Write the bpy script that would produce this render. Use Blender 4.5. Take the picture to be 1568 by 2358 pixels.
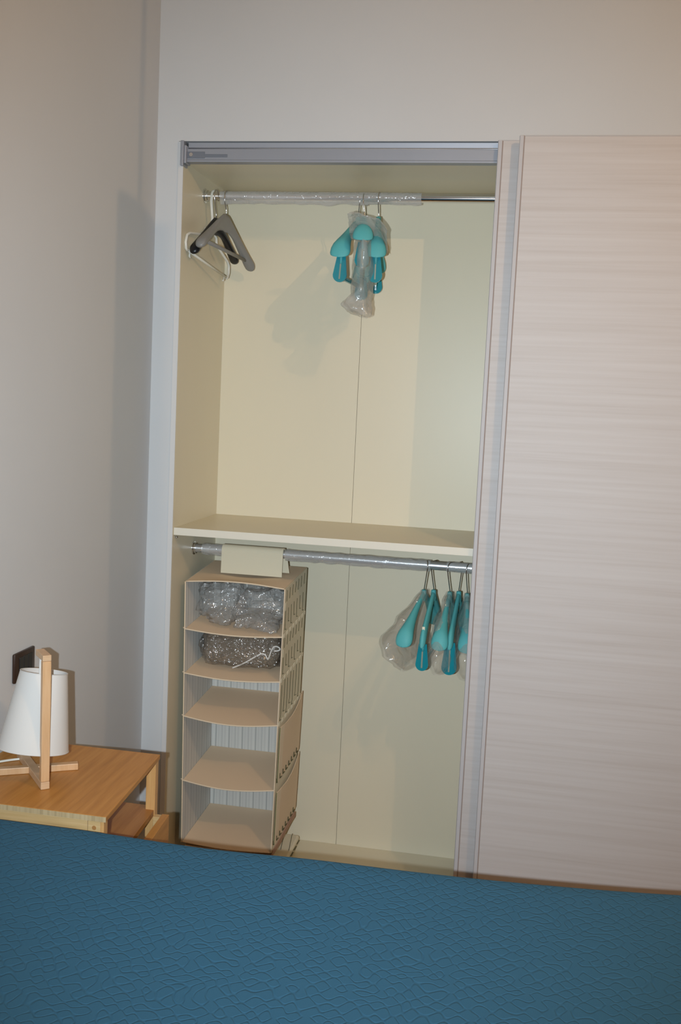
import bpy, bmesh, math, random
from mathutils import Vector, Matrix, noise
R = math.radians
random.seed(4)
S = bpy.context.scene
COL = S.collection
for o in list(bpy.data.objects): bpy.data.objects.remove(o)

# ------------------------------------------------------------------ camera
cam_d = bpy.data.cameras.new('camera'); cam = bpy.data.objects.new('camera', cam_d); COL.objects.link(cam)
CAM = Vector((1.2103, -3.1429, 1.7234))
yaw, pit, rol = R(10.0929), R(-6.0467), R(2.7021)
fw = Vector((-math.sin(yaw)*math.cos(pit), math.cos(yaw)*math.cos(pit), math.sin(pit)))
rt0 = Vector((math.cos(yaw), math.sin(yaw), 0)); up0 = rt0.cross(fw)
rt = rt0*math.cos(rol)+up0*math.sin(rol); up = -rt0*math.sin(rol)+up0*math.cos(rol)
M = Matrix(((rt.x, up.x, -fw.x, CAM.x), (rt.y, up.y, -fw.y, CAM.y), (rt.z, up.z, -fw.z, CAM.z), (0, 0, 0, 1)))
cam.matrix_world = M
cam_d.sensor_fit = 'VERTICAL'; cam_d.sensor_height = 36; cam_d.lens = 36*2306.4/2358
cam_d.clip_start = .02
S.camera = cam

# ------------------------------------------------------------------ world, lights, exposure
w = bpy.data.worlds.new('world'); S.world = w; w.use_nodes = True
w.node_tree.nodes['Background'].inputs[0].default_value = (1, .8, .6, 1)
w.node_tree.nodes['Background'].inputs[1].default_value = .02
# camera flash, a hand's breadth left of the lens
fl = bpy.data.lights.new('flash', 'SPOT'); fl.energy = 305; fl.color = (.79, .915, 1.0)
fl.shadow_soft_size = .008; fl.spot_size = R(79); fl.spot_blend = 1.0
flo = bpy.data.objects.new('flash', fl); COL.objects.link(flo)
flo.location = CAM - rt*.086 - up*.020
aim = (fw + up*.02 + rt*.035).normalized()
flo.rotation_euler = aim.to_track_quat('-Z', 'Y').to_euler()
# warm bulb of the ceiling light, high on the right
wl = bpy.data.lights.new('ceiling_bulb', 'POINT'); wl.energy = 47; wl.color = (1, .63, .32)
wl.shadow_soft_size = .006
wlo = bpy.data.objects.new('ceiling_bulb', wl); COL.objects.link(wlo); wlo.location = (2.16, -2.1, 3.05)
S.view_settings.view_transform = 'Standard'; S.view_settings.look = 'None'
S.view_settings.gamma = 1; S.view_settings.exposure = -.20; S.view_settings.use_curve_mapping = False

# ------------------------------------------------------------------ materials
def nt(name):
    m = bpy.data.materials.new(name); m.use_nodes = True
    t = m.node_tree; b = t.nodes['Principled BSDF']
    return m, t, b
def N(t, ty, **kw):
    n = t.nodes.new(ty)
    for k, v in kw.items():
        if k.startswith('_'): setattr(n, k[1:], v)
        else: n.inputs[k.replace('__', ' ')].default_value = v
    return n
def ramp(t, stops):
    n = t.nodes.new('ShaderNodeValToRGB'); e = n.color_ramp.elements
    while len(e) < len(stops): e.new(.5)
    for el, (p, c) in zip(e, stops): el.position = p; el.color = (*c, 1)
    return n
def mapping(t, scale, rot=(0, 0, 0), coord='Object'):
    tc = t.nodes.new('ShaderNodeTexCoord'); mp = t.nodes.new('ShaderNodeMapping')
    mp.inputs['Scale'].default_value = scale; mp.inputs['Rotation'].default_value = rot
    t.links.new(tc.outputs[coord], mp.inputs[0]); return mp.outputs[0]
def plain(name, c, rough=.5, metal=0, spec=.5, var=0, vscale=(6, 6, 6), bump=0, bscale=60, bdist=.001):
    m, t, b = nt(name)
    b.inputs['Base Color'].default_value = (*c, 1); b.inputs['Roughness'].default_value = rough
    b.inputs['Metallic'].default_value = metal; b.inputs['Specular IOR Level'].default_value = spec
    if var:
        v = mapping(t, vscale); n = N(t, 'ShaderNodeTexNoise', Scale=1.0, Detail=4.0); t.links.new(v, n.inputs[0])
        r = ramp(t, [(.3, tuple(x*(1-var) for x in c)), (.7, tuple(min(1, x*(1+var)) for x in c))])
        t.links.new(n.outputs[0], r.inputs[0]); t.links.new(r.outputs[0], b.inputs['Base Color'])
    if bump:
        v = mapping(t, (bscale,)*3); n = N(t, 'ShaderNodeTexNoise', Scale=1.0, Detail=3.0); t.links.new(v, n.inputs[0])
        bn = N(t, 'ShaderNodeBump', Strength=bump, Distance=bdist); t.links.new(n.outputs[0], bn.inputs['Height'])
        t.links.new(bn.outputs[0], b.inputs['Normal'])
    return m
def stripes(name, stops, axis_scale, rough=.85, detail=2.0, bump=.0, coord='Object'):
    m, t, b = nt(name); b.inputs['Roughness'].default_value = rough
    v = mapping(t, axis_scale, coord=coord); n = N(t, 'ShaderNodeTexNoise', Scale=1.0, Detail=detail, Roughness=.6); t.links.new(v, n.inputs[0])
    r = ramp(t, stops); t.links.new(n.outputs[0], r.inputs[0]); t.links.new(r.outputs[0], b.inputs['Base Color'])
    if bump:
        bn = N(t, 'ShaderNodeBump', Strength=bump, Distance=.001); t.links.new(n.outputs[0], bn.inputs['Height']); t.links.new(bn.outputs[0], b.inputs['Normal'])
    return m
def film(name, c, alpha, rough=.12, bscale=40, bstr=.6, bdist=.006, shine=.5, gloss=0):
    m, t, b = nt(name)
    b.inputs['Base Color'].default_value = (*c, 1); b.inputs['Roughness'].default_value = rough
    b.inputs['Specular IOR Level'].default_value = shine
    v = mapping(t, (bscale,)*3); n = N(t, 'ShaderNodeTexNoise', Scale=1.0, Detail=3.0, Distortion=.8); t.links.new(v, n.inputs[0])
    bn = N(t, 'ShaderNodeBump', Strength=bstr, Distance=bdist); t.links.new(n.outputs[0], bn.inputs['Height']); t.links.new(bn.outputs[0], b.inputs['Normal'])
    tr = N(t, 'ShaderNodeBsdfTransparent'); mx = t.nodes.new('ShaderNodeMixShader'); mx.inputs[0].default_value = alpha
    t.links.new(tr.outputs[0], mx.inputs[1]); t.links.new(b.outputs[0], mx.inputs[2]); out = mx
    if gloss:
        g = N(t, 'ShaderNodeBsdfGlossy', Roughness=rough); t.links.new(bn.outputs[0], g.inputs['Normal'])
        out = t.nodes.new('ShaderNodeMixShader'); out.inputs[0].default_value = gloss
        t.links.new(mx.outputs[0], out.inputs[1]); t.links.new(g.outputs[0], out.inputs[2])
    t.links.new(out.outputs[0], t.nodes['Material Output'].inputs[0])
    return m

MAT = {}
MAT['wall'] = plain('wall_paint', (.595, .60, .605), .75, var=.02, vscale=(2, 2, 2), bump=.15, bscale=70, bdist=.0008)
MAT['ceiling'] = plain('ceiling_paint', (.75, .73, .70), .9)
MAT['floor'] = stripes('floor_boards', [(.3, (.30, .17, .08)), (.7, (.42, .26, .13))], (2, 26, 2), .4)
MAT['cream'] = plain('cream_laminate', (.745, .68, .525), .38, spec=.35, var=.015, vscale=(3, 3, 1))
MAT['cream_edge'] = plain('cream_edge', (.76, .71, .60), .45)
MAT['pale_edge'] = plain('pale_edge', (.64, .63, .62), .5)
MAT['seam'] = plain('seam_strip', (.36, .33, .26), .7)
MAT['alu'] = plain('grey_aluminium', (.36, .38, .43), .42, metal=.45, var=.02)
MAT['alu_dark'] = plain('dark_aluminium', (.20, .22, .26), .5, metal=.4)
MAT['alu_bright'] = plain('bright_aluminium', (.75, .78, .84), .25, metal=.9)
MAT['chrome'] = plain('chrome', (.75, .75, .76), .12, metal=1)
MAT['satin'] = plain('satin_aluminium', (.72, .74, .77), .32, metal=.85)
MAT['wire'] = plain('steel_wire', (.55, .53, .52), .18, metal=1)
MAT['door'] = stripes('door_laminate', [(.25, (.515, .468, .446)), (.42, (.555, .512, .493)), (.55, (.575, .535, .52)), (.75, (.60, .565, .55))], (1.6, 4, 85), .55, detail=5.0)
MAT['profile'] = plain('door_profile', (.53, .51, .52), .5, spec=.3)
MAT['groove'] = plain('door_groove', (.33, .26, .23), .7)
MAT['film'] = film('cling_film', (.74, .74, .73), .36, .14, 45, .9, .006, gloss=.06)
MAT['bag'] = film('clear_bag', (.66, .64, .58), .24, .10, 26, .9, .014, gloss=.07)
MAT['bag_dense'] = film('milky_bag', (.64, .62, .57), .40, .2, 24, .6, .010, gloss=.03)
MAT['bag_blue'] = film('blue_bag', (.60, .63, .64), .24, .11, 20, 1.0, .028, gloss=.13)
MAT['bag_shiny'] = film('crinkled_wrap', (.45, .42, .38), .10, .12, 34, 1.0, .035, gloss=.24)
MAT['blanket'] = plain('brown_blanket', (.23, .19, .145), .9, bump=.5, bscale=120)
MAT['cord'] = plain('white_cord', (.72, .70, .66), .6)
MAT['teal'] = plain('teal_flock', (.10, .43, .45), .55, spec=.3)
MAT['teal_gloss'] = plain('teal_gloss', (.015, .25, .31), .12, spec=.8)
MAT['slot'] = plain('slot_rubber', (.24, .29, .24), .5)
MAT['white_plastic'] = plain('white_plastic', (.74, .73, .66), .35)
MAT['black_plastic'] = plain('black_plastic', (.006, .006, .009), .35)
MAT['grey_plastic'] = plain('grey_plastic', (.25, .245, .235), .42)
MAT['label'] = plain('cream_label', (.78, .74, .58), .7)
MAT['canvas'] = plain('beige_canvas', (.76, .59, .415), .9, bump=.25, bscale=500, bdist=.0004)
MAT['canvas_pale'] = plain('pale_canvas', (.72, .65, .49), .9, bump=.25, bscale=500, bdist=.0004)
MAT['piping'] = plain('canvas_piping', (.78, .64, .47), .85)
MAT['print'] = plain('olive_print', (.085, .08, .035), .9)
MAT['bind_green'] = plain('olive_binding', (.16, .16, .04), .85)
MAT['red_bind'] = plain('rust_binding', (.42, .25, .17), .85)
def lining(name, ax):
    m, t, b = nt(name); b.inputs['Roughness'].default_value = .9
    tc = t.nodes.new('ShaderNodeTexCoord'); sx = t.nodes.new('ShaderNodeSeparateXYZ'); t.links.new(tc.outputs['Object'], sx.inputs[0])
    mu = N(t, 'ShaderNodeMath', _operation='MULTIPLY'); mu.inputs[1].default_value = 1/.051; t.links.new(sx.outputs[ax], mu.inputs[0])
    fr = N(t, 'ShaderNodeMath', _operation='FRACT'); t.links.new(mu.outputs[0], fr.inputs[0])
    a = (.66, .655, .62); d = (.45, .455, .44); e = (.58, .575, .55)
    r = ramp(t, [(0, d), (.1, d), (.12, a), (.3, e), (.33, a), (.5, e), (.53, d), (.57, a), (.78, e), (.82, a)])
    t.links.new(fr.outputs[0], r.inputs[0]); t.links.new(r.outputs[0], b.inputs['Base Color']); return m
MAT['lining_x'] = lining('striped_lining_back', 'X'); MAT['lining_y'] = lining('striped_lining_side', 'Y')
def wood(name, sc, c0, c1, c2, rough=.42):
    return stripes(name, [(.28, c0), (.5, c1), (.72, c2)], sc, rough, detail=4.0)
MAT['bamboo_top'] = wood('bamboo_top', (75, 5, 75), (.37, .155, .030), (.455, .20, .042), (.52, .245, .060))
MAT['bamboo_x'] = wood('bamboo_crosswise', (5, 60, 90), (.44, .28, .12), (.55, .37, .17), (.62, .44, .23))
MAT['bamboo_z'] = wood('bamboo_upright', (90, 90, 6), (.50, .26, .09), (.58, .32, .12), (.63, .37, .15))
MAT['bamboo_end'] = wood('bamboo_end_grain', (110, 3, 3), (.34, .25, .13), (.45, .34, .19), (.52, .41, .25), .7)
MAT['bamboo_dark'] = wood('bamboo_shelf', (60, 5, 60), (.29, .11, .024), (.37, .155, .038), (.43, .195, .055))
MAT['knot'] = plain('knot', (.36, .17, .05), .6)
MAT['lamp_wood'] = wood('lamp_wood', (70, 70, 8), (.54, .31, .15), (.60, .36, .185), (.65, .41, .225))
MAT['lamp_wood_flat'] = wood('lamp_wood_flat', (20, 20, 70), (.52, .33, .19), (.58, .38, .225), (.62, .42, .26))
MAT['shade'] = plain('white_lampshade', (.62, .60, .575), .8, bump=.15, bscale=400, bdist=.0004)
MAT['socket'] = plain('brown_socket_plate', (.030, .012, .006), .3, spec=.6)
MAT['socket_mid'] = plain('black_socket_insert', (.012, .011, .012), .35)
MAT['mattress'] = plain('mattress_ticking', (.7, .69, .66), .9)
MAT['bed_base'] = plain('bed_base', (.25, .2, .16), .8)
# quilted bedspread: vermicelli stitching as fine relief
m, t, b = nt('blue_quilt'); b.inputs['Roughness'].default_value = .8; b.inputs['Specular IOR Level'].default_value = .2
b.inputs['Base Color'].default_value = (.030, .112, .195, 1)
v = mapping(t, (1, 1, 1))
n = N(t, 'ShaderNodeTexNoise', Scale=13.0, Detail=1.0); t.links.new(v, n.inputs[0])
wv = N(t, 'ShaderNodeVectorMath', _operation='MULTIPLY_ADD'); wv.inputs[1].default_value = (.045, .045, .0); t.links.new(n.outputs['Color'], wv.inputs[0]); t.links.new(v, wv.inputs[2])
sx = t.nodes.new('ShaderNodeSeparateXYZ'); t.links.new(wv.outputs[0], sx.inputs[0])
def mth(op, a, b_=None):
    q_ = N(t, 'ShaderNodeMath', _operation=op)
    for k_, s_ in enumerate((a, b_)):
        if s_ is None: continue
        if isinstance(s_, (int, float)): q_.inputs[k_].default_value = s_
        else: t.links.new(s_, q_.inputs[k_])
    return q_.outputs[0]
nl_ = N(t, 'ShaderNodeTexNoise', Scale=30.0, Detail=0.0); t.links.new(v, nl_.inputs[0])
sa_ = mth('SINE', mth('MULTIPLY', sx.outputs['X'], 2*math.pi/.030)); sb_ = mth('SINE', mth('MULTIPLY', sx.outputs['Y'], 2*math.pi/.030))
lift = mth('MULTIPLY', mth('SUBTRACT', nl_.outputs[0], .5), 3.4)
ds_ = mth('ABSOLUTE', mth('ADD', mth('ADD', sa_, sb_), lift))
mr = N(t, 'ShaderNodeMapRange'); mr.interpolation_type = 'SMOOTHSTEP'; mr.inputs['From Min'].default_value = 0; mr.inputs['From Max'].default_value = .62
t.links.new(ds_, mr.inputs[0])
bn = N(t, 'ShaderNodeBump', Strength=.42, Distance=.0028); t.links.new(mr.outputs[0], bn.inputs['Height'])
n2 = N(t, 'ShaderNodeTexNoise', Scale=900.0, Detail=2.0); t.links.new(v, n2.inputs[0])
bn2 = N(t, 'ShaderNodeBump', Strength=.2, Distance=.0006); t.links.new(n2.outputs[0], bn2.inputs['Height']); t.links.new(bn.outputs[0], bn2.inputs['Normal'])
t.links.new(bn2.outputs[0], b.inputs['Normal']); MAT['quilt'] = m

# ------------------------------------------------------------------ mesh helpers
class MB:
    def __init__(s): s.bm = bmesh.new()
    def box(s, x0, x1, y0, y1, z0, z1, bev=0, fn=None):
        b = bmesh.new(); bmesh.ops.create_cube(b, size=1)
        for v in b.verts:
            v.co = Vector((x0+(v.co.x+.5)*(x1-x0), y0+(v.co.y+.5)*(y1-y0), z0+(v.co.z+.5)*(z1-z0)))
        if bev: bmesh.ops.bevel(b, geom=list(b.edges), offset=bev, segments=2, affect='EDGES', profile=.5)
        if fn:
            for v in b.verts: v.co = fn(v.co)
        s.join(b); return s
    def join(s, b):
        me = bpy.data.meshes.new('tmp'); b.to_mesh(me); b.free(); s.bm.from_mesh(me); bpy.data.meshes.remove(me)
    def rings(s, rings, close=True, cap=True):
        n = len(rings[0]); V = [[s.bm.verts.new(p) for p in r] for r in rings]
        for a, c in zip(V, V[1:]):
            for i in range(n if close else n-1):
                j = (i+1) % n; s.bm.faces.new((a[i], a[j], c[j], c[i]))
        if cap:
            s.bm.faces.new(V[0][::-1]); s.bm.faces.new(V[-1])
        return s
    def tube(s, pts, r, n=10, cap=True):
        pts = [Vector(p) for p in pts]; rr = r if isinstance(r, (list, tuple)) else [r]*len(pts)
        rings = []; prev = None
        for i, p in enumerate(pts):
            d = (pts[min(i+1, len(pts)-1)]-pts[max(i-1, 0)]).normalized()
            if prev is None:
                a = Vector((0, 0, 1)) if abs(d.z) < .9 else Vector((1, 0, 0)); u = d.cross(a).normalized()
            else: u = (prev-d*prev.dot(d)).normalized()
            prev = u; v = d.cross(u)
            rings.append([p+(u*math.cos(2*math.pi*k/n)+v*math.sin(2*math.pi*k/n))*rr[i] for k in range(n)])
        return s.rings(rings, True, cap)
    def prism(s, poly, axis, a, b_):
        """closed 2D polygon extruded along an axis ('x','y','z')"""
        def P(u, v, w_): return {'x': Vector((w_, u, v)), 'y': Vector((u, w_, v)), 'z': Vector((u, v, w_))}[axis]
        return s.rings([[P(u, v, a) for u, v in poly], [P(u, v, b_) for u, v in poly]])
    def sheet(s, f, nu, nv, th):
        """slab of thickness th around the surface f(u,v)"""
        P = [[Vector(f(i/nu, j/nv)) for j in range(nv+1)] for i in range(nu+1)]
        def nrm(i, j):
            a = P[min(i+1, nu)][j]-P[max(i-1, 0)][j]; c = P[i][min(j+1, nv)]-P[i][max(j-1, 0)]
            x = a.cross(c); return x.normalized() if x.length > 1e-12 else Vector((0, 0, 1))
        A = [[s.bm.verts.new(P[i][j]+nrm(i, j)*th/2) for j in range(nv+1)] for i in range(nu+1)]
        B = [[s.bm.verts.new(P[i][j]-nrm(i, j)*th/2) for j in range(nv+1)] for i in range(nu+1)]
        F = s.bm.faces.new
        for i in range(nu):
            for j in range(nv):
                F((A[i][j], A[i+1][j], A[i+1][j+1], A[i][j+1])); F((B[i][j], B[i][j+1], B[i+1][j+1], B[i+1][j]))
        for i in range(nu):
            F((A[i][0], B[i][0], B[i+1][0], A[i+1][0])); F((A[i][nv], A[i+1][nv], B[i+1][nv], B[i][nv]))
        for j in range(nv):
            F((A[0][j], A[0][j+1], B[0][j+1], B[0][j])); F((A[nu][j], B[nu][j], B[nu][j+1], A[nu][j+1]))
        return s
    def build(s, name, mat, parent=None, smooth=False, loc=None, kind=None, label=None):
        bmesh.ops.recalc_face_normals(s.bm, faces=list(s.bm.faces))
        me = bpy.data.meshes.new(name); s.bm.to_mesh(me); s.bm.free()
        me.materials.append(MAT[mat])
        if smooth:
            for p in me.polygons: p.use_smooth = True
            if smooth == 'auto':
                try: me.set_sharp_from_angle(angle=R(40))
                except Exception: pass
        o = bpy.data.objects.new(name, me); COL.objects.link(o)
        if parent: o.parent = parent
        if loc: o.location = loc
        if kind: o['kind'] = kind
        if label: o['label'] = label
        return o
def thing(name, label, cat, loc=(0, 0, 0), rz=0, group=None):
    o = bpy.data.objects.new(name, None); COL.objects.link(o); o.location = loc; o.rotation_euler = (0, 0, rz)
    o['label'] = label; o['category'] = cat; o.empty_display_size = .05
    if group: o['group'] = group
    return o
def tag(o, label, cat, group=None):
    o['label'] = label; o['category'] = cat
    if group: o['group'] = group
    return o
def dup(root, loc, rot, label):
    r = root.copy(); COL.objects.link(r); r.location = loc; r.rotation_euler = rot; r['label'] = label
    for ch in list(root.children):
        c = ch.copy(); COL.objects.link(c); c.parent = r
        for g in ch.children:
            d = g.copy(); COL.objects.link(d); d.parent = c
    return r
def nz(p, s=1.0, o=0.0): return noise.noise(Vector(p)*s+Vector((o, o*1.7, o*.3)))
def struct(o): o['kind'] = 'structure'; return o

# ------------------------------------------------------------------ room shell
XF, XP, XE = .072, .090, 2.27        # wardrobe frame, inner face of its left panel, right end
ZT, ZB = 2.5337, 2.4711              # top and bottom of the sliding rail
D = .479                             # depth of the closet
CH = 3.30
struct(MB().box(-.1, 0, -4.6, .62, 0, CH).build('wall_left', 'wall'))
bw = MB(); bw.box(0, XF, 0, .62, 0, CH); bw.box(XF, 4.2, 0, .62, ZT+.003, CH); bw.box(XE, 4.2, 0, .62, 0, ZT+.003); bw.box(XF, XE, .52, .62, 0, ZT+.003)
struct(bw.build('wall_back', 'wall'))
struct(MB().box(4.2, 4.3, -4.6, .62, 0, CH).build('wall_right', 'wall'))
struct(MB().box(-.1, 4.3, -4.7, -4.6, 0, CH).build('wall_front', 'wall'))
struct(MB().box(-.1, 4.3, -4.7, .62, -.1, 0).build('floor', 'floor'))
struct(MB().box(-.1, 4.3, -4.7, .62, CH, CH+.1).build('ceiling', 'ceiling'))
bb = MB(); bb.box(0, .012, -4.6, -.001, 0, .08, .002); struct(bb.build('baseboard_left', 'pale_edge'))

# ------------------------------------------------------------------ wardrobe
W = thing('wardrobe', 'built-in wardrobe, open on the left, with cream interior and pale wood-grain sliding doors', 'wardrobe', (XF, 0, 0))
def wp(mb, name, mat, **k):
    o = mb.build(name, mat, W, **k); o.matrix_parent_inverse = Matrix.Translation((-XF, 0, 0)); return o
wp(MB().box(XF+.0015, XP, .0005, D, .001, ZT, .0008), 'side_panel', 'cream')
wp(MB().box(XF+.001, XP, -.004, .0004, .001, ZT+.001, .0008), 'edge_strip', 'pale_edge')
wp(MB().box(1.19, 1.208, .012, D, .06, ZB), 'side_panel', 'cream')
XS = .6087
wp(MB().box(XP-.01, XS-.0007, D, D+.008, .04, ZT), 'back_panel', 'cream')
wp(MB().box(XS+.0007, 1.20, D, D+.008, .04, ZT), 'back_panel', 'cream')
wp(MB().box(XS-.004, XS+.004, D+.008, D+.010, .04, ZT), 'seam_strip', 'seam')
wp(MB().box(XP, 1.19, .036, D, ZB+.005, ZB+.023), 'top_panel', 'cream')
wp(MB().box(XP, 1.19, -.002, D, .042, .06, .001), 'bottom_panel', 'cream')
wp(MB().box(XF, XE, .02, .04, .001, .042), 'plinth', 'cream')
sh = wp(MB().box(XP, 1.19, .0105, D, 1.2715, 1.2961), 'shelf', 'cream')
MB().box(XP+.0005, 1.19, .0085, .0105, 1.2715, 1.2961, .0006).build('shelf_edging', 'cream_edge', sh)
MB().tube([(XP-.003, .028, 1.262), (XP+.008, .028, 1.262)], .0028, 8).build('shelf_pin', 'wire', sh, True)
# sliding rail across the top
poly = [(.030, ZT), (.008, ZT), (.010, ZT-.017), (.001, ZT-.0175), (.001, ZB+.009), (-.002, ZB+.007), (-.002, ZB+.001), (.030, ZB+.001)]
tr = wp(MB().prism(poly, 'x', XP+.012, XE), 'sliding_rail', 'alu')
MB().tube([(XP+.014, .0035, ZT-.0195), (XE, .0035, ZT-.0195)], .0032, 10).build('rail_bead', 'alu_bright', tr, True)
cp = MB(); cp.box(XP-.007, XP+.004, -.016, .03, ZB-.013, ZT+.002, .002); cp.box(XP+.004, XP+.012, -.013, .03, ZB-.005, ZT-.012, .002)
cp.build('rail_end_cap', 'alu', tr)
sl = MB(); sl.box(.108, .234, -.0008, .0015, 2.4875, 2.4965, .0006); sl.box(.100, .160, -.0014, .0015, 2.484, 2.504, .0007); sl.build('stop_slot', 'alu_dark', tr)
sc = MB().tube([(.115, .001, 2.4945), (.115, -.0045, 2.4945)], [.0075, .0060], 16); sc.build('screw', 'chrome', tr, 'auto')
# hanging rods
def rod(zr, name_mat, film_spans, sockets):
    r = wp(MB().tube([(XP, .22, zr), (1.19, .22, zr)], .0150, 28), 'hanging_rod', name_mat, smooth='auto')
    s_ = MB()
    ring = lambda x, rr: [Vector((x, .22+rr*math.cos(a*math.pi/12), zr+rr*math.sin(a*math.pi/12))) for a in range(24)]
    s_.rings([ring(XP+.0001, .024), ring(XP+.004, .024), ring(XP+.0045, .019), ring(XP+.012, .019), ring(XP+.012, .0152)])
    s_.build('rod_socket', 'chrome', r, 'auto')
    for k, (x0, x1, hang, amp) in enumerate(film_spans):
        nl = int((x1-x0)/.008); mb = MB(); rings = []
        for i in range(nl+1):
            x = x0+(x1-x0)*i/nl; rg = []
            for a in range(26):
                th = a*2*math.pi/26; rr = .0162+amp*(.5+.5*nz((x*38, math.cos(th)*1.6, math.sin(th)*1.6), 1, 3*k+zr))
                y, z = .22+rr*math.cos(th), zr+rr*math.sin(th)
                f = max(0, -math.sin(th))**8
                z -= f*hang*(.75+.55*nz((x*26, 0, 0), 1, 9+zr)); y += f*.002*nz((x*60, 1, 0))
                rg.append(Vector((x, y, z)))
            rings.append(rg)
        mb.rings(rings, True, False).build('plastic_film', 'film', r, True)
    return r
rod(2.4125, 'chrome', [(.148, .833, .012, .0018)], 1)
rod(1.2005, 'satin', [(.125, .20, .004, .0060), (.425, .93, .006, .0042), (.985, 1.15, .003, .0016)], 1)
# sliding doors
def door(x0, x1, yf, th):
    d = wp(MB().box(x0+.0155, x1, yf+.0015, yf+th, .012, 2.532, .0006), 'sliding_door', 'door')
    pr = [(x0, yf+th), (x0, yf+.003), (x0+.002, yf), (x0+.0115, yf), (x0+.0125, yf+.001), (x0+.0125, yf+th)]
    MB().prism(pr, 'z', .011, 2.5335).build('edge_profile', 'profile', d)
    MB().box(x0+.0125, x0+.0155, yf+.0022, yf+th-.001, .012, 2.532).build('profile_groove', 'groove', d)
    MB().box(x0+.0155, x1, yf+.001, yf+th, 2.532, 2.5338).build('top_edge_profile', 'profile', d)
    return d
door(1.080, 2.245, -.025, .0215)
door(1.1436, 2.26, -.075, .022)

# ------------------------------------------------------------------ hangers
def hook(mb, gap, r=.0018, lean=0.0):
    """wire hook from the neck (0,0,0) up over a rod whose axis is gap above it"""
    c = gap-.002; rad = .0185
    pts = [(0, 0, -.012), (0, 0, .008), (0, -.004, .02), (0, -.015, c-.024), (0, -rad, c-.008)]
    for k in range(13):
        a = math.pi-k*math.pi*1.05/12; pts.append((0, rad*math.cos(a), c+rad*math.sin(a)))
    pts.append((0, rad*.95, c-.016))
    return mb.tube([(x+lean*z/gap, y, z) for x, y, z in pts], r, 8)
def blue_arms(hw_end, drop=.140, half=.195, wavy=2.6):
    """plump shoulders: half-ellipse section, flat hollow-looking underside, swelling to rounded ends"""
    rings = []; ns = 44
    for i in range(ns+1):
        y = half*math.sin(math.pi/2*(-1+2*i/ns)); s_ = abs(y)/half
        e = math.sqrt(max(0.0, 1-max(0, (s_-.83)/.17)**2.6)) if s_ > .83 else 1
        e = max(e, .05)
        hw = (.0075+(hw_end-.0075)*s_**wavy)*e; ht = (.014+.030*s_**1.8)*e; hb = (.012-.002*s_)*max(e, .3)
        zc = -.016-drop*s_**1.25
        rg = []
        for k in range(20):
            a = k*2*math.pi/20; c_, q = math.cos(a), math.sin(a)
            rg.append(Vector((hw*c_, y, zc+(ht*q if q > 0 else hb*(-(abs(q)**.45))))))
        rings.append(rg)
    return MB().rings(rings)
def neck(r=.0085, h=.034):
    rg = lambda z, rr, k=1.0: [Vector((rr*math.cos(a*math.pi/8), rr*k*math.sin(a*math.pi/8), z)) for a in range(16)]
    return MB().rings([rg(-h, r*1.35, 1.8), rg(-h*.5, r*1.05, 1.3), rg(-.003, r, 1.1), rg(.001, r*.85, 1), rg(.0015, r*.3, 1)])
def paddle(mb, y, hw, z0, z1, th=.006, flare=1.0):
    pts = []
    for k in range(13):
        a = math.pi+k*math.pi/12; pts.append((hw*math.cos(a), z1+hw+hw*math.sin(a)))
    poly = [(-hw*.62*flare, z0)]+pts+[(hw*.62*flare, z0)]
    return mb.prism(poly, 'y', y-th/2, y+th/2)
GB = 'teal coat hangers on the rods'
def blue_hanger(label, kind, gap):
    t_ = thing('coat_hanger', label, 'hanger', group=GB)
    hw = {'plump': .043, 'round': .0365, 'slim': .0125}[kind]
    blue_arms(hw).build('shoulder_arms', 'teal', t_, True)
    neck().build('neck', 'teal', t_, True)
    hook(MB(), gap).build('hook', 'wire', t_, True)
    return t_
def add_bar(t_, hw, zt_, zb_, ys=.155):
    mb = MB(); paddle(mb, -ys, hw, zt_, zb_); paddle(mb, ys, hw, zt_, zb_)
    mb.box(-.005, .005, -ys, ys, zb_+.012, zb_+.024, .002)
    tb = mb.build('trouser_bar', 'teal_gloss', t_, 'auto')
    MB().box(-.0026, .0026, -ys-.0042, -ys-.0028, zb_+.010, zt_-.022, .0006).build('bar_slot', 'slot', tb)
    MB().tube([(0, -ys-.004, zt_+.004), (.001, -ys-.0045, zt_-.024)], [.0060, .0035], 8).build('bar_stem', 'teal', tb, True)
# upper rod: three hangers close together
GU = .0640
h1 = blue_hanger('teal hanger on the upper rod, leftmost of three, its end lowest to the left', 'plump', GU)
add_bar(h1, .023, -.150, -.232)
ZU = 2.4125-GU
h3 = dup(h1, (.6935, .215, ZU), (0, 0, R(8)), 'teal hanger on the upper rod, rightmost of three, with bare neck beside the plastic bag')
h2 = dup(h1, (.648, .205, ZU-.002), (R(-13), 0, R(9)), 'teal hanger on the upper rod, middle one, tipped up under the hanging plastic bag')
h1.location = (.624, .225, ZU); h1.rotation_euler = (0, R(3), R(-5))
# lower rod: five hangers beside the door edge
GL = .0850; ZL = 1.2005-GL
l1 = blue_hanger('plump teal hanger in a clear bag, leftmost on the lower rod', 'round', GL)
l3 = dup(l1, (1.001, .21, ZL), (0, 0, R(-4)), 'plump teal hanger in a clear bag, third from left on the lower rod')
l5 = dup(l1, (1.0595, .215, ZL-.002), (0, 0, R(5)), 'plump teal hanger half hidden behind the sliding door edge, lower rod')
l1.location = (.914, .21, ZL); l1.rotation_euler = (0, R(3), R(-11))
l2 = blue_hanger('slim teal hanger with small cream tag, second from left on the lower rod', 'slim', GL)
add_bar(l2, .021, -.150, -.240, .165)
MB().box(-.0045, .0045, -.1735, -.1725, -.108, -.092, .0005).build('paper_tag', 'label', l2, label='small cream paper tag')
l4 = blue_hanger('slim teal hanger with flared foot, fourth from left on the lower rod', 'slim', GL)
add_bar(l4, .025, -.140, -.248, .165)
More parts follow.
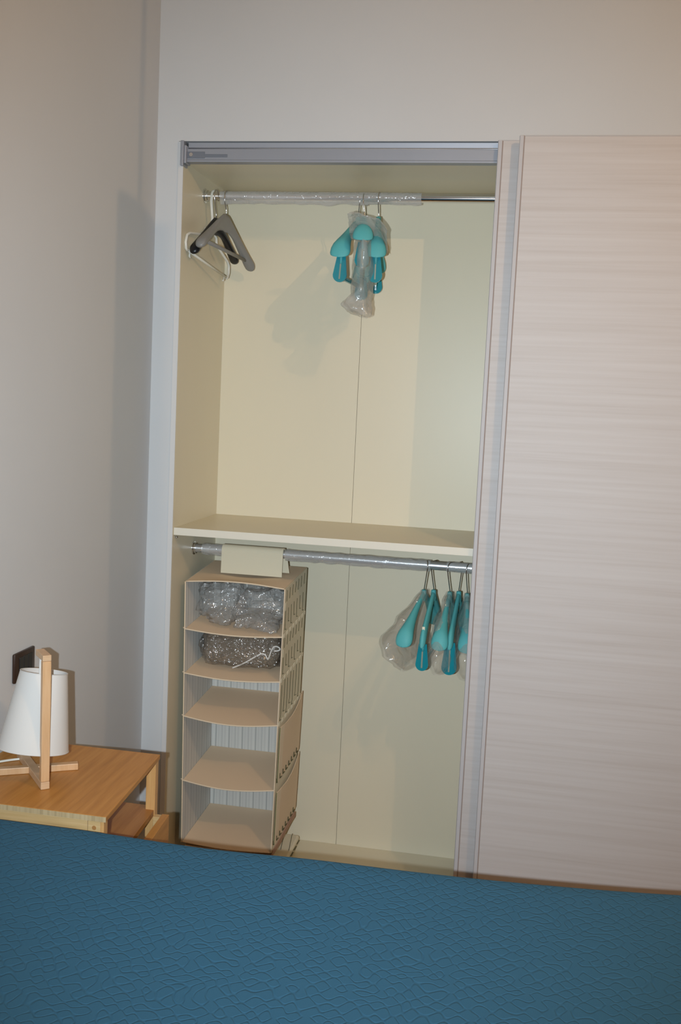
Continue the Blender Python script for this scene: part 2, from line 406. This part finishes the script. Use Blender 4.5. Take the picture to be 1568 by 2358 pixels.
l2.location = (.945, .225, ZL); l2.rotation_euler = (0, 0, R(-4))
l4.location = (1.030, .235, ZL); l4.rotation_euler = (0, 0, R(-3))
for h_, a_ in ((h1, 14), (h2, -22), (h3, -10), (l1, 26), (l2, -30), (l3, -30), (l4, 22), (l5, -26)):
    for c_ in h_.children:
        if c_.name.startswith('hook'): c_.rotation_euler.z = R(a_)

def bag_loft(name, mat, parent, levels, n=30, rough=.006, seed=0, cap=False, sub=6, fs=22):
    """levels: (z, cx, cy, rx, ry): a crumpled sleeve lofted through ellipses"""
    rings = []
    for (a, b_) in zip(levels, levels[1:]):
        for k in range(sub):
            f = k/sub; f2 = f*f*(3-2*f); rings.append([a[i]+(b_[i]-a[i])*(f if i == 0 else f2) for i in range(5)])
    rings.append(list(levels[-1])); out = []
    for (z, cx, cy, rx, ry) in rings:
        rg = []
        for k in range(n):
            th = 2*math.pi*k/n; c_, s_ = math.cos(th), math.sin(th)
            dn = rough*nz((c_*1.5+cx*5, s_*1.5, z*fs), 1.3, seed)+rough*.5*nz((c_*4, s_*4, z*fs*2.2), 1, seed+5)
            rg.append(Vector((cx+(rx+dn)*c_, cy+(ry+dn)*s_, z+rough*.5*nz((c_*3, s_*3, 1), 1, seed+2))))
        out.append(rg)
    return MB().rings(out, True, cap).build(name, mat, parent, True)
# bag hanging from the middle upper hanger: arch over its neck, sleeve behind, flared tail
def arch(u, v):
    a = -1+2*u
    x = -.050+.122*u+.010*v; z = -.100-.040*max(0, a)**1.5+.006*max(0, -a)**2+.006*math.sin(u*9)-.022*v
    z += -.05*math.sin(u*math.pi)*(1-v)*0 + .020*math.sin(u*math.pi)*(1-.9*v)
    y = -.205+.15*v-.03*abs(a)
    return (x+.003*nz((u*6, v*6, 0)), y, z+.006*nz((u*7, v*5, 3)))
bgp = MB().sheet(arch, 20, 12, .0008).build('plastic_bag', 'bag_dense', h2, True)
bag_loft('bag_sleeve', 'bag_dense', bgp, [(-.06, .004, .03, .020, .10), (-.13, .004, .01, .036, .20), (-.19, .006, .01, .038, .21), (-.245, .004, .015, .037, .20), (-.272, .000, -.01, .030, .08), (-.31, -.010, -.03, .050, .045), (-.332, -.004, -.04, .042, .035), (-.352, .018, -.045, .018, .022)], seed=2)
# bags round the lower hangers
bag_loft('plastic_bag', 'bag', l1, [(.002, 0, 0, .010, .02), (-.03, -.008, 0, .021, .06), (-.10, -.030, -.01, .040, .15), (-.16, -.046, -.015, .060, .20), (-.195, -.030, -.02, .060, .21), (-.222, -.006, -.02, .040, .19), (-.240, .006, -.02, .018, .17)], seed=4)
bag_loft('plastic_bag', 'bag', l3, [(.002, 0, 0, .010, .02), (-.03, -.004, 0, .020, .07), (-.10, -.008, -.01, .034, .16), (-.17, -.006, -.015, .046, .215), (-.21, -.002, -.02, .045, .21), (-.236, .000, -.02, .034, .19)], seed=8)
bag_loft('plastic_bag', 'bag', l5, [(.002, 0, 0, .009, .02), (-.03, 0, 0, .016, .07), (-.10, 0, -.01, .030, .16), (-.17, 0, -.015, .044, .215), (-.22, 0, -.02, .044, .21), (-.248, .002, -.02, .032, .18)], seed=12)

# suit hangers at the left end of the upper rod
def suit_hanger(name, label, mat, loc, rz, tilt, gap, bar, hw_end, drop, half, sweep, hk=.0019):
    t_ = thing(name, label, 'hanger', loc, rz); t_.rotation_euler = (tilt, 0, rz)
    rings = []; ns = 40
    for i in range(ns+1):
        y = half*math.sin(math.pi/2*(-1+2*i/ns)); s_ = abs(y)/half
        e = max(.08, math.sqrt(max(0.0, 1-max(0, (s_-.90)/.10)**2)))
        th = .034+.026*math.exp(-(s_/.24)**2); hw = (.0065+(hw_end-.0065)*s_**1.3)*e; hh = th*.5*e
        sp = max(0.0, (s_-.07)/.93); zc = -.001-drop*(sp**1.15)*(1.22-.22*sp)-th*.5; xc = sweep*(s_**1.6)
        rings.append([Vector((xc+hw*math.cos(a*math.pi/9), y, zc+hh*(1 if math.sin(a*math.pi/9) > 0 else 1)*abs(math.sin(a*math.pi/9))**.8*(1 if math.sin(a*math.pi/9) > 0 else -1))) for a in range(18)])
    MB().rings(rings).build('shoulder_arms', mat, t_, True)
    hook(MB(), gap, hk).build('hook', 'wire', t_, True)
    if bar:
        yb = half*.80; sp = .73/.93; zb_ = -.018-drop*(sp**1.15)*(1.22-.22*sp)-.004; xb = sweep*.8**1.6
        MB().tube([(xb, -yb, zb_), (xb, yb, zb_)], .0062, 10).build('trouser_bar', mat, t_, True)
        for s_ in (-1, 1): MB().tube([(xb-.012, s_*yb, zb_+.002), (xb+.012, s_*yb, zb_+.002)], .0045, 10).build('bar_peg', mat, t_, True)
    return t_
suit_hanger('suit_hanger', 'grey wooden-shaped coat hanger with trouser bar on the upper rod', 'grey_plastic', (.170, .215, 2.4125-.061), R(-9), R(-3), .061, True, .021, .128, .205, .012)
suit_hanger('suit_hanger', 'black coat hanger tucked behind the grey one on the upper rod', 'black_plastic', (.139, .205, 2.4125-.074), R(-5), R(3), .074, False, .019, .112, .188, -.002)
# white tubular hanger
wt = thing('tubular_hanger', 'thin white plastic tubular hanger, nearest the left panel on the upper rod', 'hanger', (.121, .215, 2.4125-.085), R(-8)); wt.rotation_euler = (R(-9), 0, R(-8))
mb = MB(); c = .083; rad = .0205
pts = [(0, 0, -.03), (0, 0, .01), (0, -.008, .03), (0, -rad, c-.02)]+[(0, rad*math.cos(math.pi-k*math.pi/10), c+rad*math.sin(math.pi-k*math.pi/10)) for k in range(11)]
mb.tube(pts, .0052, 10).build('hook', 'white_plastic', wt, True)
mb = MB()
mb.tube([(0, 0, -.012), (0, 0, -.034)], [.0060, .0075], 10)
mb.tube([(0, .004, -.030), (0, -.022, -.036), (0, -.045, -.040), (0, -.050, -.060), (0, -.058, -.066), (0, -.150, -.092), (0, -.166, -.104), (0, -.170, -.128), (0, -.163, -.146), (0, -.152, -.152)], .0048, 10)
mb.tube([(0, -.004, -.030), (0, .022, -.036), (0, .045, -.042), (0, .050, -.060), (0, .058, -.066), (0, .150, -.092), (0, .166, -.104), (0, .170, -.128), (0, .163, -.146), (0, .152, -.152)], .0048, 10)
mb.build('shoulder_frame', 'white_plastic', wt, True)
MB().tube([(0, -.158, -.149), (0, .158, -.149)], .0042, 10).build('lower_bar', 'white_plastic', wt, True)
for s_ in (-1, 1):
    MB().tube([(0, s_*.135, -.151), (0, s_*.135, -.164), (0, s_*.127, -.168)], .0032, 8).build('bar_clip', 'white_plastic', wt, True)

# ------------------------------------------------------------------ hanging organizer
OG = thing('hanging_organizer', 'beige canvas hanging organizer with five open shelves on the lower rod', 'organizer', (.287, .22, .18))
def og(mb, name, mat, parent=None, **k):
    o = mb.build(name, mat, parent or OG, **k)
    if parent is None: o.matrix_parent_inverse = Matrix.Translation((-.287, -.22, -.18))
    return o
def OP(u, v, z, dx=0):
    f = (1.105-z)/.92
    xl = .1145+.015*f+.012*v; xr = .4585-.011*f+.014*v
    return Vector((xl+(xr-xl)*u+dx, .08+.275*v, z+.032*v))
LV = [1.105, .9405, .786, .634, .405, .182]
sag = [-.013, .007, .008, .012, .012, .003]
for i, z in enumerate(LV):
    f = lambda u, v, z=z, s_=sag[i]: OP(u, v-.03*math.sin(u*math.pi)*(1-v), z-s_*math.sin(u*math.pi)*(1-v)**2-(.012*math.sin(math.pi*u) if z == 1.105 else .004)*math.sin(math.pi*v)*math.sin(math.pi*u))
    nm = 'top_panel' if i == 0 else ('bottom_panel' if i == 5 else 'shelf')
    p = og(MB().sheet(f, 20, 12, .003), nm, 'canvas')
    pts = [f(k/24, 0)+Vector((0, -.001, 0)) for k in range(25)]
    if 0 < i < 5: pts = [pts[0]+Vector((-.008, .002, .004))]+pts+[pts[-1]+Vector((.004, .002, .003))]
    if i < 5: og(MB().tube(pts, .0024, 8), 'edge_piping', 'piping', p, smooth=True)
# sides and back, one cloth run each, slightly slack between the shelves
def slack(z):
    for a, b_ in zip(LV, LV[1:]):
        if b_ <= z <= a: return math.sin(math.pi*(z-b_)/(a-b_))
    return 0
def side(u, v, s_):
    z = LV[-1]+(LV[0]-LV[-1])*u
    p = OP(0 if s_ < 0 else 1, v, z); p.x += -s_*.002*slack(z)*math.sin(math.pi*v)+s_*.0022; return p
ls = og(MB().sheet(lambda u, v: side(u, v, -1), 50, 8, .0024), 'side_panel', 'lining_y')
rs = og(MB().sheet(lambda u, v: side(u, v, 1), 50, 8, .0024), 'side_panel', 'canvas_pale')
og(MB().sheet(lambda u, v: OP(v, 1.0, LV[-1]+(LV[0]-LV[-1])*u)+Vector((0, .002-.004*slack(LV[-1]+(LV[0]-LV[-1])*u)*math.sin(math.pi*v), 0)), 50, 8, .0024), 'back_panel', 'lining_x')
for s_, par in ((-1, ls), (1, rs)):
    og(MB().tube([side(k/50, 0, s_)+Vector((0, -.0012, 0)) for k in range(51)], .0022, 8), 'edge_binding', 'piping', par, smooth=True)
    og(MB().tube([side(k/50, 1, s_)+Vector((s_*.001, 0, 0)) for k in range(51)], .0013, 8), 'rear_binding', 'print', par, smooth=True)
og(MB().tube([side(k/50, .0, -1)+Vector((-.0028, .004, 0)) for k in range(51)], .0018, 6), 'outer_shade_line', 'bind_green', ls, smooth=True)  # olive strip stands in for the shadow gap along the left outer edge
# printed lines on the right side: upright runs that jog at every seam
pl = MB()
def ln(pts, wd=.00085):
    for a, b_ in zip(pts, pts[1:]):
        (v0, z0), (v1, z1) = a, b_
        P = []
        for v_, z_ in ((v0, z0), (v1, z1)):
            u_ = (z_-LV[-1])/(LV[0]-LV[-1]); q = side(min(1, max(0, u_)), v_, 1); q.x += .0020; P.append(q)
        pl.tube(P, wd, 5)
cols = [.07, .20, .33, .46, .59, .72, .86]
for i in range(3):
    zt_, zb_ = LV[i]-.006, LV[i+1]+.006; zm = zt_-(zt_-zb_)*.36
    for k, v_ in enumerate(cols):
        o_ = .018 if k % 2 else 0
        if i == 2:
            ln([(v_, zt_-.012+o_*.5), (v_+.012, zb_+.022+o_), (v_-.02, zb_+.006+o_), (v_+.055, zb_+.002+o_)])
        else:
            ln([(v_+.02, zt_-.004), (v_+.02, zm+.012)])
            ln([(v_, zm-.016), (v_, zb_+.014+o_), (v_+.055, zb_+.012+o_)])
for i in (3, 4):
    zb_ = LV[i+1]+.006
    for k, v_ in enumerate(cols): ln([(v_-.02, zb_+.030), (v_-.012, zb_+.014), (v_+.05, zb_+.013)], .0013)
og(pl, 'printed_lines', 'print', rs, kind='stuff')
for i in range(2):
    zc = LV[i]-.006-(LV[i]-LV[i+1]-.012)*.36
    og(MB().sheet(lambda u, v, zc=zc: side((zc-.016+.028*u-LV[-1])/(LV[0]-LV[-1]), .03+.94*v, 1)+Vector((.0024, 0, 0)), 3, 8, .0012), 'plain_band', 'canvas_pale', rs)
for i in range(3):
    zc = LV[i+1]
    og(MB().sheet(lambda u, v, zc=zc: side((zc-.004+.012*u-LV[-1])/(LV[0]-LV[-1]), .01+.98*v, 1)+Vector((.0024+.002*math.sin(v*44), 0, .003*math.sin(v*44))), 2, 40, .0016), 'seam_band', 'canvas_pale', rs)
# two patch pockets on the right side
for i, (zt_, zb_) in enumerate(((.622, .428), (.392, .205))):
    def pk(u, v, zt_=zt_, zb_=zb_):
        z = zb_+(zt_-zb_)*u; q = side((z-LV[-1])/(LV[0]-LV[-1]), .05+.97*v+.03*u*v, 1)
        q.x += .005+.007*math.sin(math.pi*min(1, v*1.0))*(.35+.65*u)+.001*v*u; q.z += .022*u*v*v-.010*u*math.sin(math.pi*v)+.002*nz((u*5, v*7, i)); return q
    pc = og(MB().sheet(pk, 14, 16, .0022), 'pocket', 'canvas')
    og(MB().sheet(lambda u, v: pk(u, .14*v)+Vector((.0022, 0, 0)), 14, 3, .0012), 'pocket_hem', 'piping', pc)
    og(MB().tube([pk(k/14, 0)+Vector((.001, -.002, 0)) for k in range(15)], .0014, 6), 'pocket_binding', 'bind_green', pc, smooth=True)
    og(MB().tube([pk(k/14, 1) for k in range(15)], .0016, 6), 'pocket_edge', 'red_bind', pc, smooth=True)
    jg = MB()
    for k in range(7):
        v_ = .06+.125*k; a = pk(.10, v_)+Vector((.004, 0, .006)); b_ = pk(.03, v_)+Vector((.004, 0, .002)); c_ = pk(.03, v_+.07)+Vector((.004, 0, .001))
        jg.tube([a, b_, c_], .0016, 5)
    og(jg, 'seam_stitches', 'print', pc, kind='stuff')
# last compartment folded flat below the bottom panel
def fold(u, v): return (.138+.31*u, .085+.27*v, .176-.030*math.sin(math.pi*v)*.3+.028*v)
og(MB().sheet(lambda u, v: Vector(fold(u, v))+Vector((0, 0, -.010)), 8, 8, .006), 'folded_bottom', 'canvas')
og(MB().sheet(lambda u, v: (.452+.018*v, .088+.265*v, .168+.034*v+.02*u-.004*math.sin(v*6)), 4, 10, .004), 'bottom_edge_fold', 'red_bind')
# loop over the rod
lp = []
for k in range(6): lp.append((.1985+.0006*k, 1.1230+.0125*k))
for k in range(13):
    a = math.pi-k*math.pi/12; lp.append((.22+.0190*math.cos(a), 1.2010+.0205*math.sin(a)))
for k in range(7): lp.append((.2395+.0005*k, 1.195-.0105*k))
def strap(u, v):
    j = u*(len(lp)-1); i = min(int(j), len(lp)-2); f = j-i; y = lp[i][0]+(lp[i+1][0]-lp[i][0])*f; z = lp[i][1]+(lp[i+1][1]-lp[i][1])*f
    back = max(0, (u-.6)/.4); x0 = .200-.012*back; x1 = .420+.016*back
    return (x0+(x1-x0)*v, y, z)
og(MB().sheet(strap, 40, 6, .0022), 'hanging_strap', 'canvas_pale')

# boxy striped bundle on the closet floor below the organizer
SB = thing('folded_fabric_box', 'folded fabric box with olive dashes on the closet floor under the organizer', 'storage box', (.40, .25, .06))
MB().box(-.06, .075, -.16, .13, .001, .062, .008, lambda c_: c_+Vector((.012*(c_.z > .03), 0, .006*nz(c_*14)))).build('box_body', 'canvas_pale', SB)
ds = MB()
for k in range(5):
    y = -.13+.052*k
    ds.tube([(.0885, y, .050), (.0895, y+.03, .052)], .0016, 5); ds.tube([(.0785, y+.01, .022), (.0785, y+.04, .023)], .0016, 5)
for k in range(4): ds.tube([(-.03+.03*k, .12, .0685), (-.01+.03*k, -.02, .0685)], .0010, 5)
ds.build('printed_dashes', 'print', SB, kind='stuff')

# ------------------------------------------------------------------ contents of the organizer
def lump(name, mat, parent, c, r, seed, amp=.16, n=40, m_=24, sq=.75, floor=None, fs=2.2):
    rings = []
    for i in range(1, m_):
        ph = -math.pi/2+math.pi*i/m_; rg = []
        for k in range(n):
            th = 2*math.pi*k/n
            d = Vector((math.copysign(abs(math.cos(th))**sq, math.cos(th))*math.cos(ph)**sq, math.copysign(abs(math.sin(th))**sq, math.sin(th))*math.cos(ph)**sq, math.copysign(abs(math.sin(ph))**sq, math.sin(ph))))
            g = 1+amp*nz(d, fs, seed)+amp*.55*abs(nz(d, fs*2.3, seed+3))-amp*.3
            p = Vector((c[0]+r[0]*d.x*g, c[1]+r[1]*d.y*g, c[2]+r[2]*d.z*g))
            if floor is not None: p.z = max(p.z, floor+.032*(p.y-.08)/.275)
            rg.append(p)
        rings.append(rg)
    return MB().rings(rings).build(name, mat, parent, True)
b1 = lump('plastic_bag', 'bag_blue', None, (.205, .225, 1.018), (.074, .105, .074), 3, .34, n=64, m_=40, sq=.5, floor=.948, fs=2.1)
tag(b1, 'empty clear plastic bag standing at left of the top compartment', 'plastic bag')
b2 = lump('plastic_bag', 'bag_blue', None, (.364, .205, 1.010), (.086, .115, .068), 9, .34, n=64, m_=40, sq=.48, floor=.946, fs=2.0)
tag(b2, 'crumpled clear plastic bag filling the right of the top compartment', 'plastic bag')
WB = thing('wrapped_blanket', 'brown folded blanket in crinkled shiny clear wrap in the second compartment', 'blanket', (.29, .24, .81))
def sub(o, p, off): o.parent = p; o.matrix_parent_inverse = Matrix.Translation([-x for x in off]); return o
sub(lump('blanket', 'blanket', None, (.293, .235, .872), (.148, .095, .066), 5, .10, sq=.5, floor=.794), WB, (.29, .24, .81))
sub(lump('plastic_wrap', 'bag_shiny', None, (.291, .225, .868), (.150, .112, .068), 14, .13, n=80, m_=40, sq=.5, floor=.792, fs=3.4), WB, (.29, .24, .81))
cd = [(.275, .128, .806), (.315, .122, .826), (.350, .120, .850), (.375, .120, .868), (.392, .121, .866), (.398, .124, .850), (.402, .124, .848), (.410, .120, .874), (.418, .117, .894), (.432, .116, .900), (.446, .118, .890), (.438, .114, .884), (.424, .115, .882)]
def smooth_pts(p, it=2):
    p = [Vector(q) for q in p]
    for _ in range(it):
        q = [p[0]]
        for a, b_ in zip(p, p[1:]): q += [a*.75+b_*.25, a*.25+b_*.75]
        p = q+[p[-1]]
    return p
tag(MB().tube(smooth_pts(cd), .0026, 8).build('cord', 'cord', None, True), 'white looped cord lying on the wrapped brown blanket', 'cord')

# ------------------------------------------------------------------ bedside table
TZ = .841
BT = thing('bedside_table', 'bamboo bedside table with lower shelf between the bed and the wardrobe', 'table', (.19, -1.035, 0))
def tb(mb, name, mat, **k):
    o = mb.build(name, mat, BT, **k); o.matrix_parent_inverse = Matrix.Translation((-.19, 1.035, 0)); return o
skew = lambda c_: Vector((c_.x+(-.066)*(c_.y+.84)*max(0, c_.x)/.38, c_.y, c_.z))
top = tb(MB().box(.003, .375, -1.2305, -.842, TZ-.012, TZ, .0012, skew), 'table_top', 'bamboo_top')
tb(MB().box(.003, .375, -1.2318, -1.2306, TZ-.0115, TZ-.0006, 0, skew), 'front_edge', 'bamboo_end')
LEG = [(.349, .373, -.872, -.848), (.346, .370, -1.228, -1.204), (.010, .034, -.872, -.848), (.010, .034, -1.228, -1.204)]
for x0, x1, y0, y1 in LEG: tb(MB().box(x0, x1, y0, y1, 0, TZ-.0122, .0015, skew), 'leg', 'bamboo_z')
ap = tb(MB().box(.035, .336, -1.2295, -1.211, TZ-.062, TZ-.0124, .001, skew), 'front_apron', 'bamboo_x')
tb(MB().box(.337, .3632, -1.2302, -1.2284, TZ-.062, TZ-.0126, .0006, skew), 'corner_block', 'bamboo_x')
kn = MB(); kn.tube([(.374, -1.2306, TZ-.027), (.374, -1.2295, TZ-.027)], [.0045, .0055], 12); tb(kn, 'knot', 'knot')
lsf = tb(MB().box(.036, .371, -1.20, -.846, .694, .709, .001, lambda c_: skew(c_)), 'lower_shelf', 'bamboo_dark')
# low box rail on the right, its top edge and end block
tb(MB().box(.394, .412, -1.19, -.876, .58, .704, .001, skew), 'side_rail', 'bamboo_top')
tb(MB().box(.376, .3935, -.895, -.877, .58, .702, .001, skew), 'rail_block', 'bamboo_x')
tb(MB().box(.010, .034, -1.203, -.873, .58, .70, .001), 'side_rail', 'bamboo_top')
tb(MB().box(.040, .412, -1.2, -.88, .565, .579, .001), 'base_board', 'bamboo_dark')

# lamp on the table
TL = thing('table_lamp', 'small table lamp with white tapered shade on a crossed wooden base', 'lamp', (.14, -1.05, TZ))
def tl(mb, name, mat, parent=None, **k):
    o = mb.build(name, mat, parent or TL, **k)
    if not parent: o.matrix_parent_inverse = Matrix.Translation((-.14, 1.05, -TZ))
    return o
def barbox(p, q, hw, z0, z1, bev=.0015):
    p, q = Vector((*p, 0)), Vector((*q, 0)); d = (q-p); L = d.length; d.normalize(); n_ = Vector((-d.y, d.x, 0))
    return MB().box(0, L, -hw, hw, z0, z1, bev, lambda c_: p+d*c_.x+n_*c_.y+Vector((0, 0, c_.z)))
A0, A1 = (.062, -.958), (.213, -1.131)
tl(barbox(A0, A1, .0098, TZ+.0003, TZ+.0175), 'base_bar', 'lamp_wood_flat')
tl(barbox((.226, -.992), (.040, -1.098), .0088, TZ+.0003, TZ+.0160), 'base_bar', 'lamp_wood')
dA = (Vector((*A1, 0))-Vector((*A0, 0))).normalized()
P0 = Vector((*A1, 0))-dA*.001; Pm = P0-dA*.016
po = tl(barbox((Pm.x, Pm.y), (P0.x, P0.y), .0095, TZ+.0176, 1.133), 'pole', 'lamp_wood')
Pe = P0-dA*.064
tl(barbox((Pe.x, Pe.y), (P0.x, P0.y), .0095, 1.1332, 1.147), 'top_arm', 'lamp_wood_flat')
C0, C1 = Vector((.1505, -1.068, .9075)), Vector((.1585, -1.036, 1.081))
ax = (C1-C0).normalized(); au = ax.cross(Vector((0, 1, 0))).normalized()*-1; av = ax.cross(au)
def ring(c_, r, n=56): return [c_+(au*math.cos(2*math.pi*k/n)+av*math.sin(2*math.pi*k/n))*r for k in range(n)]
mb = MB()
rr = [(C0, .0795), (C1, .0535), (C1, .0520), (C0, .0780), (C0, .0795)]
mb.rings([ring(c_, r) for c_, r in rr], True, False)
shd = tl(mb, 'lampshade', 'shade', smooth='auto')
for c_, r in ((C0, .0792), (C1, .0532)):
    rm = MB(); pts = ring(c_, r); rm.tube(pts+[pts[0]], .0011, 6, False); tl(rm, 'shade_rim', 'shade', shd, smooth=True)
fr = MB()
Ce = C1-ax*.09
for k in range(3):
    a = 2*math.pi*k/3+.5; fr.tube([Ce, C1-ax*.075+(au*math.cos(a)+av*math.sin(a))*.0560], .0011, 6)
fr.tube([Ce-ax*.02, Ce, Vector((Pe.x, Pe.y, 1.1332))+dA*.012], .0035, 8)
tl(fr, 'shade_holder', 'shade', shd, smooth=True)
cb = smooth_pts([(.105, -.985, TZ+.004), (.085, -.975, TZ+.0035), (.060, -.990, TZ+.0035), (.030, -1.02, TZ+.0035), (.008, -1.05, TZ+.003), (.004, -1.09, TZ+.003)])
tl(MB().tube(cb, .0028, 8), 'power_cord', 'white_plastic', smooth=True)

# socket plate on the left wall
SP = thing('power_socket', 'dark brown power socket plate on the left wall behind the lamp', 'socket', (0, -.84, 1.035))
def sp(mb, name, mat, **k):
    o = mb.build(name, mat, SP, **k); o.matrix_parent_inverse = Matrix.Translation((0, .84, -1.035)); return o
sp(MB().box(.0005, .0095, -.893, -.789, .997, 1.073, .004), 'frame', 'socket', smooth='auto')
for k in range(3):
    y0 = -.872+.0225*k
    sp(MB().box(.009, .0112, y0, y0+.0215, 1.010, 1.060, .0012), 'socket_insert', 'socket_mid')

# ------------------------------------------------------------------ bed
BD = thing('bed', 'bed base and mattress under the blue bedspread', 'bed', (1.05, -2.1, 0))
def bd(mb, name, mat, **k):
    o = mb.build(name, mat, BD, **k); o.matrix_parent_inverse = Matrix.Translation((-1.05, 2.1, 0)); return o
for x in (.14, 1.96):
    for y in (-2.8, -1.42): bd(MB().box(x-.03, x+.03, y-.03, y+.03, 0, .22, .003), 'leg', 'bed_base')
bd(MB().box(.08, 2.04, -2.86, -1.35, .22, .50, .01), 'bed_base', 'bed_base')
bd(MB().box(.07, 2.05, -2.88, -1.33, .50, .812, .03), 'mattress', 'mattress')
BZ = .830
def edge_y(x): return -1.263+.047*max(0, (x-.95)/.62)**2-.013*math.exp(-((x-.65)/.22)**2)
def quilt(u, v):
    x = .03+2.06*u
    ey = edge_y(x); y0 = -2.93
    L = (ey-y0); H = .45; tot = L+2*H-.06; s_ = v*tot; rc = .030
    # profile: far drop, rounded edge, flat top, rounded edge, near drop
    path = [(ey, BZ-H), (ey, BZ-rc)]+[(ey-rc+rc*math.cos(a*math.pi/12), BZ-rc+rc*math.sin(a*math.pi/12)) for a in range(1, 7)]
    near = [(y0+rc-rc*math.sin(a*math.pi/12), BZ-rc+rc*math.cos(a*math.pi/12)) for a in range(0, 7)]+[(y0, BZ-H)]
    path += [(ey-rc-(ey-rc-y0-rc)*k/30, BZ) for k in range(1, 30)]+near
    j = v*(len(path)-1); i = min(int(j), len(path)-2); f = j-i
    y = path[i][0]+(path[i+1][0]-path[i][0])*f; z = path[i][1]+(path[i+1][1]-path[i][1])*f
    z += .0025*nz((x*3, y*3, 0)) if z > BZ-.05 else 0
    y += .004*nz((x*6, z*4, 5)) if z < BZ-.1 else 0
    return (x, y, z)
NV = 46
tag(MB().sheet(quilt, 60, NV, .008).build('bedspread', 'quilt', None, True), 'blue quilted bedspread with winding stitch relief over the bed', 'bedspread')

# added tube out of view, blocks the bulb to shade the left corner
BLK = thing('shadow_blocker', 'added tube hung out of view to cast the left corner shadow', 'lamp', (1.555, -1.55, 2.30))
MB().tube([(0, 0, 0), (0, 0, .535)], .037, 24).build('blocker_tube', 'white_plastic', BLK, 'auto')
MB().tube([(0, 0, .535), (0, 0, CH-2.30-.02)], .003, 8).build('blocker_cord', 'white_plastic', BLK, True)
MB().tube([(0, 0, CH-2.30-.02), (0, 0, CH-2.30)], .04, 20).build('blocker_mount', 'white_plastic', BLK, 'auto')
